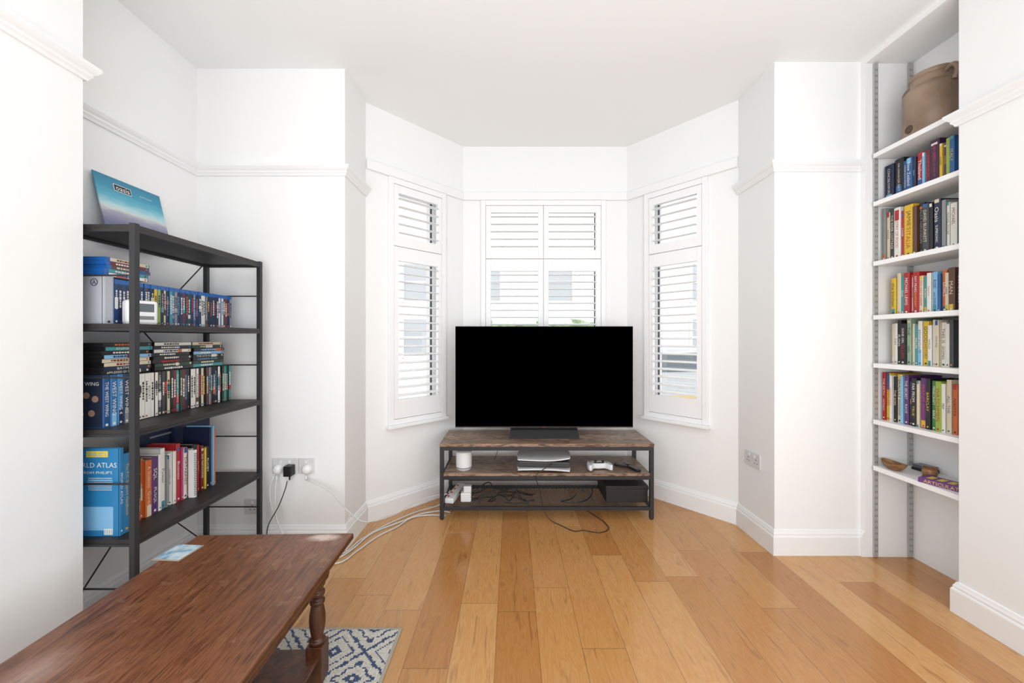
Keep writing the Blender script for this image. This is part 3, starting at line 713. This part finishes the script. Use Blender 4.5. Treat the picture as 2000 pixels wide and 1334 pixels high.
s.make('spiral_binding', mat('black_wire','#1a1a1c',.4), nb, kind='stuff')

def case_mesh(kind, cov, txt, title=None):
    t, h, d = (.0138,.171,.135) if kind == 'blu' else (.0145,.190,.135)
    mb = MB(); mb.box(0,t,0,d,0,h,0)
    fr = (0,0,-1),(1,0,0)
    base = mat('blue_case','#1d5ca6',.25) if kind == 'blu' else mat('black_case','#151517',.35)
    zt = h-.017 if kind == 'blu' else h-.004
    mb.rect((t/2,0,(zt+.003)/2),(1,0,0),(0,0,1),t*.92,zt-.003,1,.0003)
    mb.rect((0,d*.5,h/2),(0,-1,0),(0,0,1),d*.94,h*.94,1,.0003)
    mb.rect((t/2,0,.012),(1,0,0),(0,0,1),t*.5,.007,3,.0006)
    if random.random() < .5:
        mb.rect((t/2,0,h*random.uniform(.2,.7)),(1,0,0),(0,0,1),t*.9,random.uniform(.012,.045),3,.0004)
    if title: mb.text(title,(t/2,0,h*.55),*fr,h*.7,t*.6,2,.0008)
    else:
        z = h*random.uniform(.74,.82); zend = h*random.uniform(.3,.5)
        while z > zend:
            l = random.uniform(.004,.012); mb.rect((t/2,0,z-l/2),(1,0,0),(0,0,1),t*random.uniform(.35,.55),l,2,.0008); z -= l+.0025
    acc = random.choice([RED, WHT, BLUE, WHT, GRY, TEAL, BRN, ORG])
    return mb, [base, mat('insert',cov,.35), mat('lettering',txt,.5), mat('accent',acc,.5)], t
COLS = [(BLK,WHT),(BLK,GRY),(NAVY,WHT),(NAVY,SKY),(DGRY,WHT),(BLK,RED),(WHT,BLK),(BLK,YEL),(BRN,CRM),(DRED,WHT),(BLUE,WHT),(GRY,BLK),(TEAL,WHT),(BLK,ORG),(CRM,DRED),(WHT,BLUE),(DGRN,CRM)]
def disc(kind, cov, txt, title, loc, rot, grp, lab):
    mb, ms_, t = case_mesh(kind, cov, txt, title); o = mb.make('disc_case', ms_, loc=loc)
    o.rotation_euler = rot; tag(o, lab, 'disc case', grp); return t
RZ = (0,0,math.pi/2)
LIE = Matrix(((0,-1,0),(0,0,-1),(1,0,0))).to_euler()
def lab(cov, kind, pos): return '%s film disc case, %s spine, %s' % ('blue' if kind=='blu' else 'black', CN.get(cov,'dark'), pos)
z = 1.235
def emb(mb, t, h, d, mats):
    mb.text('A', (0,.030,h*.86),(0,-1,0),(0,0,1),.016,.016,3)
    c = [(0, .030+.0125*math.cos(a), h*.86+.0125*math.sin(a)) for a in [i*math.pi/12 for i in range(25)]]
    mb.tube([(x-.0003,y_,z_) for x,y_,z_ in c], .0013, 3, seg=6, smooth=False)
put_row([(.040,.178,'#aeb2b8',DGRY,'',dict(acc=NAVY,side=emb,d=.13,dx=0,name='disc_box_set',label='silver grey disc box set with a round emblem'))],'L',-1.5,1.406,z,'film discs on the upper rack tier')
y = 1.449
for i in range(8):
    y += disc('blu', NAVY if i%2 else '#16335c', WHT, None, (-1.5,y,z), RZ, 'film discs on the upper rack tier', lab(NAVY,'blu','upright in row'))+.0004
for i in range(5):
    cv, tx = random.choice(COLS)
    disc('blu', cv, tx, None, (-1.497,1.408+.171+random.uniform(0,.012),1.235+.1781+i*.0142), LIE, 'stacked film discs above the upper tier', lab(cv,'blu','lying on stack'))
y += .004; n = 0; titles = {23:'TRANSFORMERS',12:'INCEPTION',18:'THE DARK KNIGHT'}
while y < 2.055-.0145:
    cv, tx = random.choice(COLS); n += 1
    if n in (21,22): cv, tx = WHT, BLK
    if n == 4: cv, tx = YEL, BLK
    if n == 5: cv, tx = LGRN, BLK
    y += disc('blu', cv, tx, titles.get(n), (-1.5+random.uniform(-.003,.003),y,z), RZ, 'film discs on the upper rack tier', lab(cv,'blu','upright in row'))+.0004
z = .853
def ww(mb, t, h, d, mats):
    mats += [mat('portrait_skin','#9a7a68',.5), mat('portrait_dark','#1a2438',.5)]
    mb.rect((0,d*.5,h*.5),(0,-1,0),(0,0,1),d*.96,h*.97,5,.0003)
    mb.text('WEST WING',(0,d*.5,h*.84),(0,-1,0),(0,0,1),d*.8,.02,2)
    for i, (a, b) in enumerate(((.2,.55),(.45,.62),(.7,.5),(.3,.28),(.62,.26))):
        mb.lathe([(.012,-.0012),(.012,0)],16,(0,d*a,h*b),4,axis='x')
put_row([(.026,.193,WW1,WHT,'THE WEST WING',dict(acc=NAVY,side=ww,d=.13,dx=0,name='disc_box_set',label='dark blue television series disc box set')),
 (.026,.192,'#23639a',WHT,'WEST WING',dict(acc=SKY,bands=((0,.25),),d=.13,dx=0,name='disc_box_set',label='mid blue television series disc box set')),
 (.022,.192,'#3a7fb5',WHT,'WEST WING 4',dict(acc=NAVY,bands=((0,.3),),d=.13,dx=0,name='disc_box_set',label='pale blue television series disc box set')),
 (.022,.192,'#1c2f4e',WHT,'WEST WING',dict(acc=GRY,bands=((0,.3),),d=.13,dx=0,name='disc_box_set',label='navy television series disc box set'))],'L',-1.5,1.406,z,'film discs on the middle rack tier')
y = 1.508; n = 0; titles = {9:'LORD OF THE RINGS',22:'AFRO SAMURAI',6:'ROCKY',15:'DONNIE DARKO',18:'INGLOURIOUS',30:'BATTLE ROYALE'}
while y < 2.055-.015:
    n += 1; cv, tx = random.choice(COLS)
    if n < 14: cv, tx = random.choice([(BLK,WHT),(DGRY,WHT),(WHT,RED),(BLK,RED),(CRM,BLK),(WHT,BLK)])
    if n in (20,21,22): cv, tx = WHT, BLK
    y += disc('dvd', cv, tx, titles.get(n), (-1.5+random.uniform(-.003,.003),y,z), RZ, 'film discs on the middle rack tier', lab(cv,'dvd','upright in row'))+.0004
for si, (yf, nn) in enumerate(((1.60,8),(1.797,8),(1.995,8))):
    for i in range(nn):
        cv, tx = random.choice(COLS+[(WHT,BLK),(WHT,NAVY),(SKY,NAVY),(CRM,DRED),(RED,WHT),(SKY,WHT)])
        tt = None
        if si == 0 and i == 1: cv, tx, tt = NAVY, WHT, 'BATMAN'
        elif si == 0 and i == 6: cv, tx, tt = TEAL, WHT, 'ANIMATION'
        elif si == 2 and i == 3: cv, tx, tt = BLK, WHT, 'THE KITE RUNNER'
        elif si == 0 and i == 0: cv, tx, tt = BLK, WHT, 'APPLESEED EX MACHINA'
        elif si == 2 and i == 2: cv, tx, tt = BLK, SKY, 'CANNON RUSH'
        disc('dvd', cv, tx, tt, (-1.5+random.uniform(-.006,.006),yf+random.uniform(-.006,.003),z+.1932+i*.0149), LIE, 'stacked film discs above the middle tier', lab(cv,'dvd','lying on stack'))

cr = tag(empty('clock_radio', (-1.452,1.50,1.235), (0,0,math.radians(64))), 'small white clock radio with grey display on rack', 'clock radio')
MB().box(-.048,.048,-.022,.022,0,.095).make('radio_body', WHITEP, cr, bevel=.010)
MB().box(-.034,.034,-.0232,-.0218,.05,.082).make('display', mat('lcd_grey','#5b6468',.2), cr)
MB().box(-.034,.034,-.0232,-.0218,.020,.034).make('speaker_grille', GREYP, cr)

# record sleeve
k = NT('sea_sky_print'); tc = k.n('ShaderNodeTexCoord'); sp = k.n('ShaderNodeSeparateXYZ'); k.l(tc.outputs['Object'], sp.inputs[0])
nz = k.noise(k.coords((1,6,20)), 3, 5)
f = k.math('ADD', k.math('DIVIDE', sp.outputs[2], .305), k.math('MULTIPLY', k.math('SUBTRACT', nz, .5), .12))
k.l(k.ramp(f, [(.30,'#6f7296'),(.46,'#a3a2b4'),(.52,'#cfd6d0'),(.57,'#b0d8de'),(.68,'#62b2c8'),(.82,'#3692b0'),(1,'#2a7c9c')]), k.b.inputs['Base Color']); k.b.inputs['Roughness'].default_value = .4
rs = tag(empty('record_sleeve', (-1.684,1.605,1.592), (0,math.radians(-13.5),0)), 'blue sea and sky record sleeve leaning on the wall', 'record')
MB().box(-.004,0,0,.305,0,.305).make('sleeve', k.m, rs)
q = MB(); q.rect((0,.115,.262),(0,1,0),(0,0,1),.078,.032,1,.0006).rect((0,.115,.262),(0,1,0),(0,0,1),.073,.027,0,.0012)
q.text('oasis',(0,.115,.262),(0,1,0),(0,0,1),.060,.021,1,.0020)
q.make('printed_logo', [mat('black_print','#101014',.5), mat('white_print','#f0f0f0',.5)], rs)
q = MB(); q.text('DON\'T GO AWAY',(0,.225,.262),(0,1,0),(0,0,1),.06,.006,0,.0012)
q.make('printed_title', mat('white_print','#f0f0f0',.5), rs)

# ---------------------------------------------------------------- coffee table
tb = tag(empty('coffee_table', (-.867,.89,.0094), (0,0,math.radians(1.6))), 'worn brown oak coffee table with turned legs', 'coffee table')
tb.scale = (1,1,.98)
hx, hy = .287, .55
MB().box(-hx,hx,-hy,hy,.426,.45).make('table_top', TABLEW, tb, bevel=.006)
MB().box(-hx+.05,hx-.05,-hy+.09,-hy+.11,.35,.426).box(-hx+.05,hx-.05,hy-.11,hy-.09,.35,.426)\
  .box(-hx+.045,-hx+.065,-hy+.11,hy-.11,.35,.426).box(hx-.065,hx-.045,-hy+.11,hy-.11,.35,.426).make('apron', TABLEL, tb, bevel=.003)
def leg():
    q = MB(); w = .027
    q.box(-w,w,-w,w,.345,.426).box(-w,w,-w,w,.012,.135)
    q.lathe([(.022,.135),(.026,.139),(.026,.148),(.020,.153),(.019,.160),(.022,.175),(.025,.195),(.026,.215),(.025,.235),(.021,.258),(.018,.27),(.024,.274),(.024,.284),(.018,.289),(.018,.297),(.024,.302),(.024,.313),(.019,.318),(.020,.330),(.025,.336),(.026,.345)],28)
    q.lathe([(.022,0),(.025,.004),(.025,.012)],20); return q
for sx in (-1, 1):
    for sy in (-1, 1):
        leg().make('leg', TABLEL, tb, loc=(sx*(hx-.075), sy*(hy-.13), 0), bevel=.002, smooth=35)
MB().box(-hx+.06,hx-.06,-hy+.12,hy-.12,.088,.104).make('lower_shelf', TABLEL, tb, bevel=.003)
cs = tag(empty('coaster', (-1.135,1.308,.4506), (0,0,math.radians(-4))), 'pale blue printed square coaster on the table', 'coaster')
k = NT('coaster_print'); k.l(k.ramp(k.noise(k.coords(), 30, 3), [(.35,'#5f8fad'),(.5,'#a3bfcd'),(.65,'#c9d4d8')]), k.b.inputs['Base Color'])
MB().box(-.048,.048,-.048,.048,0,.004).make('coaster_base', mat('cork','#9a8a78',.8), cs, bevel=.002)
MB().box(-.044,.044,-.044,.044,.004,.0045).make('printed_face', k.m, cs)

# rug
k = NT('navy_cream_damask'); tc = k.n('ShaderNodeTexCoord'); sp = k.n('ShaderNodeSeparateXYZ'); k.l(tc.outputs['Object'], sp.inputs[0])
T = .23
sx_ = k.math('SNAP', sp.outputs[0], .0065); sy_ = k.math('SNAP', sp.outputs[1], .0065)
u = k.math('ABSOLUTE', k.math('SUBTRACT', k.math('FRACT', k.math('DIVIDE', k.math('ADD', sx_, 5.0), T)), .5))
v = k.math('ABSOLUTE', k.math('SUBTRACT', k.math('FRACT', k.math('DIVIDE', k.math('ADD', sy_, 5.05), T)), .5))
cb = k.n('ShaderNodeCombineXYZ'); k.l(u, cb.inputs[0]); k.l(v, cb.inputs[1])
nz = k.noise(cb.outputs[0], 9, 1, .0)
nn_ = k.math('SUBTRACT', nz, .5)
uv = k.math('ADD', u, v)
def ring(r, wd, amp):
    return k.math('LESS_THAN', k.math('ABSOLUTE', k.math('SUBTRACT', k.math('ADD', uv, k.math('MULTIPLY', nn_, amp)), r)), wd)
ln = k.math('MAXIMUM', ring(.5, .034, .14), k.math('MAXIMUM', ring(.31, .024, .2), ring(.08, .04, .14)))
ln = k.math('MAXIMUM', ln, k.math('MAXIMUM', ring(.70, .024, .2), ring(.92, .04, .14)))
fine = k.noise(k.coords(), 130, 3)
msk = k.math('GREATER_THAN', k.math('ADD', ln, k.math('MULTIPLY', k.math('SUBTRACT', fine, .5), 2.6)), .58)
bx_ = k.math('GREATER_THAN', k.math('ABSOLUTE', sp.outputs[0]), .388)
by_ = k.math('GREATER_THAN', k.math('ABSOLUTE', sp.outputs[1]), .698)
brd = k.math('MAXIMUM', bx_, by_)
cc = k.mix(msk, k.ramp(fine, [(.3,'#b8b3a7'),(.7,'#dcd8ce')]), k.ramp(fine, [(.3,'#2c3a5a'),(.7,'#4d5f84')]))
cc = k.mix(brd, cc, '#aaa496'); k.l(cc, k.b.inputs['Base Color']); k.b.inputs['Roughness'].default_value = .95
bp = k.n('ShaderNodeBump'); bp.inputs['Strength'].default_value = .8; bp.inputs['Distance'].default_value = .004; k.l(fine, bp.inputs['Height']); k.l(bp.outputs[0], k.b.inputs['Normal'])
tag(MB().box(-.4,.4,-.71,.71,0,.009).make('rug', k.m, loc=(-.845,.85,0), bevel=.003), 'cream rug with navy diamond scroll pattern under the table', 'rug')

# ---------------------------------------------------------------- outside
tag(MB().box(-30,30,3.5,40,-.5,-.4).make('street', mat('pale_paving', (.6,.6,.59), .9, vary=.1, bscale=3)), 'pale paved street outside the bay window', 'street')
hg = MB()
nx = 60
def hp(x, y, z):
    n = mathutils.noise.noise(Vector((x*5, y*5, z*5)))*.08
    return (x+n, y+n, max(-.4, z+n*.8) if z > -.4 else -.4)
vs = []
for i in range(nx+1):
    x = -1.2+3.2*i/nx
    for j, (y, z) in enumerate([(6.0,-.4),(5.98,.1),(5.97,.5),(5.97,.9),(6.0,1.2),(6.1,1.40),(6.3,1.46),(6.5,1.38),(6.6,1.1),(6.6,-.4)]): vs.append(hp(x, y, z))
hg.add(vs, [(i*10+j, (i+1)*10+j, (i+1)*10+j+1, i*10+j+1) for i in range(nx) for j in range(9)]+[tuple(range(10)), tuple(nx*10+j for j in range(10))[::-1]])
tag(hg.make('hedge', mat('hedge_leaves', (.14,.22,.09), .8, vary=.6, bscale=14, bump=1)), 'clipped green hedge beyond the centre window', 'hedge')
hs = tag(empty('house', (2, 16, -.4)), 'pale rendered terraced house across the street', 'house')
MB().box(-14,14,0,4,0,5.2).make('house_body', mat('pale_render', (.62,.62,.61), .9, vary=.05, bscale=1.5), hs)
for i in range(9):
    for z in (.9, 3.2):
        x = -12+i*3
        MB().box(x-.5,x+.5,-.02,0,z,z+1.5).make('house_window_glass', mat('street_glass', (.38,.40,.42), .3), hs)
        MB().box(x-.6,x-.5,-.06,0,z-.1,z+1.6).box(x+.5,x+.6,-.06,0,z-.1,z+1.6).box(x-.5,x+.5,-.06,0,z+.7,z+.78).make('house_window_frame', TRIM, hs)
car = tag(empty('car', (3.1, 7.6, -.4)), 'silver parked car on the street', 'car')
M = Matrix(((1,0,0,0),(0,0,1,-.8),(0,1,0,0),(0,0,0,1)))
body = [(-2,.3),(-2.05,.6),(-1.9,.85),(-1.1,.95),(-.55,1.38),(.8,1.42),(1.5,1.0),(2,.9),(2.05,.4),(1.95,.25),(-1.9,.25)]
MB().prism_m(body, 1.6, M).make('car_body', mat('silver_paint', (.45,.46,.48), .3, .2), car, bevel=.06, smooth=40)
M2 = Matrix(((1,0,0,0),(0,0,1,-.805),(0,1,0,0),(0,0,0,1)))
MB().prism_m([(-.95,.98),(-.5,1.32),(.75,1.35),(1.25,1.02)], .012, M2).make('car_window', mat('car_glass', (.12,.14,.16), .1), car)
MB().box(-1.5,1.5,-.812,-.80,.54,.575).make('side_stripe', mat('yellow_stripe', '#c9a45a', .4), car)
for x in (-1.25, 1.3): MB().lathe([(.2,-.83),(.31,-.82),(.32,-.7),(.3,-.62)],28,(x,0,.32),axis='y').make('wheel', BLACKP, car, smooth=40)

# ---------------------------------------------------------------- light
w = bpy.data.worlds.new('World'); S.world = w; w.use_nodes = True
bg = w.node_tree.nodes['Background']; bg.inputs[0].default_value = (.96,.985,1,1); bg.inputs[1].default_value = 1.8
sun = bpy.data.lights.new('sun', 'SUN'); sun.energy = 1.6; sun.angle = .3
so = bpy.data.objects.new('sun', sun); COL.objects.link(so); so.rotation_euler = (math.radians(48), 0, math.radians(10))
def area(loc, target, sx, sy, p, col=(.93,.97,1)):
    l = bpy.data.lights.new('fill_light', 'AREA'); l.shape = 'RECTANGLE'; l.size = sx; l.size_y = sy; l.energy = p; l.color = col
    o = bpy.data.objects.new('fill_light', l); COL.objects.link(o); o.location = loc
    o.rotation_euler = (Vector(target)-Vector(loc)).to_track_quat('-Z', 'Y').to_euler()
area((-1.2,-.75,1.4), (1.5,2.2,1.4), .8, 2.0, 15)  # unseen fill light added on the left to brighten walls and bay returns
area((1.6,-.75,1.4), (-1.1,2.2,1.4), .8, 2.0, 15)  # matching unseen fill light added on the right
area((.2,-.95,1.1), (.25,1.3,3.1), 2.0, 1.4, 58)   # unseen fill light added behind the camera, aimed up to brighten the ceiling

cam = bpy.data.cameras.new('cam'); co = bpy.data.objects.new('cam', cam); COL.objects.link(co); S.camera = co
co.location = (0,0,1.18); co.rotation_euler = (math.radians(90),0,0)
cam.sensor_width = 36; cam.lens = 13.5; cam.shift_y = -.0025; cam.clip_start = .01
S.view_settings.view_transform = 'Standard'
S.view_settings.exposure = .12
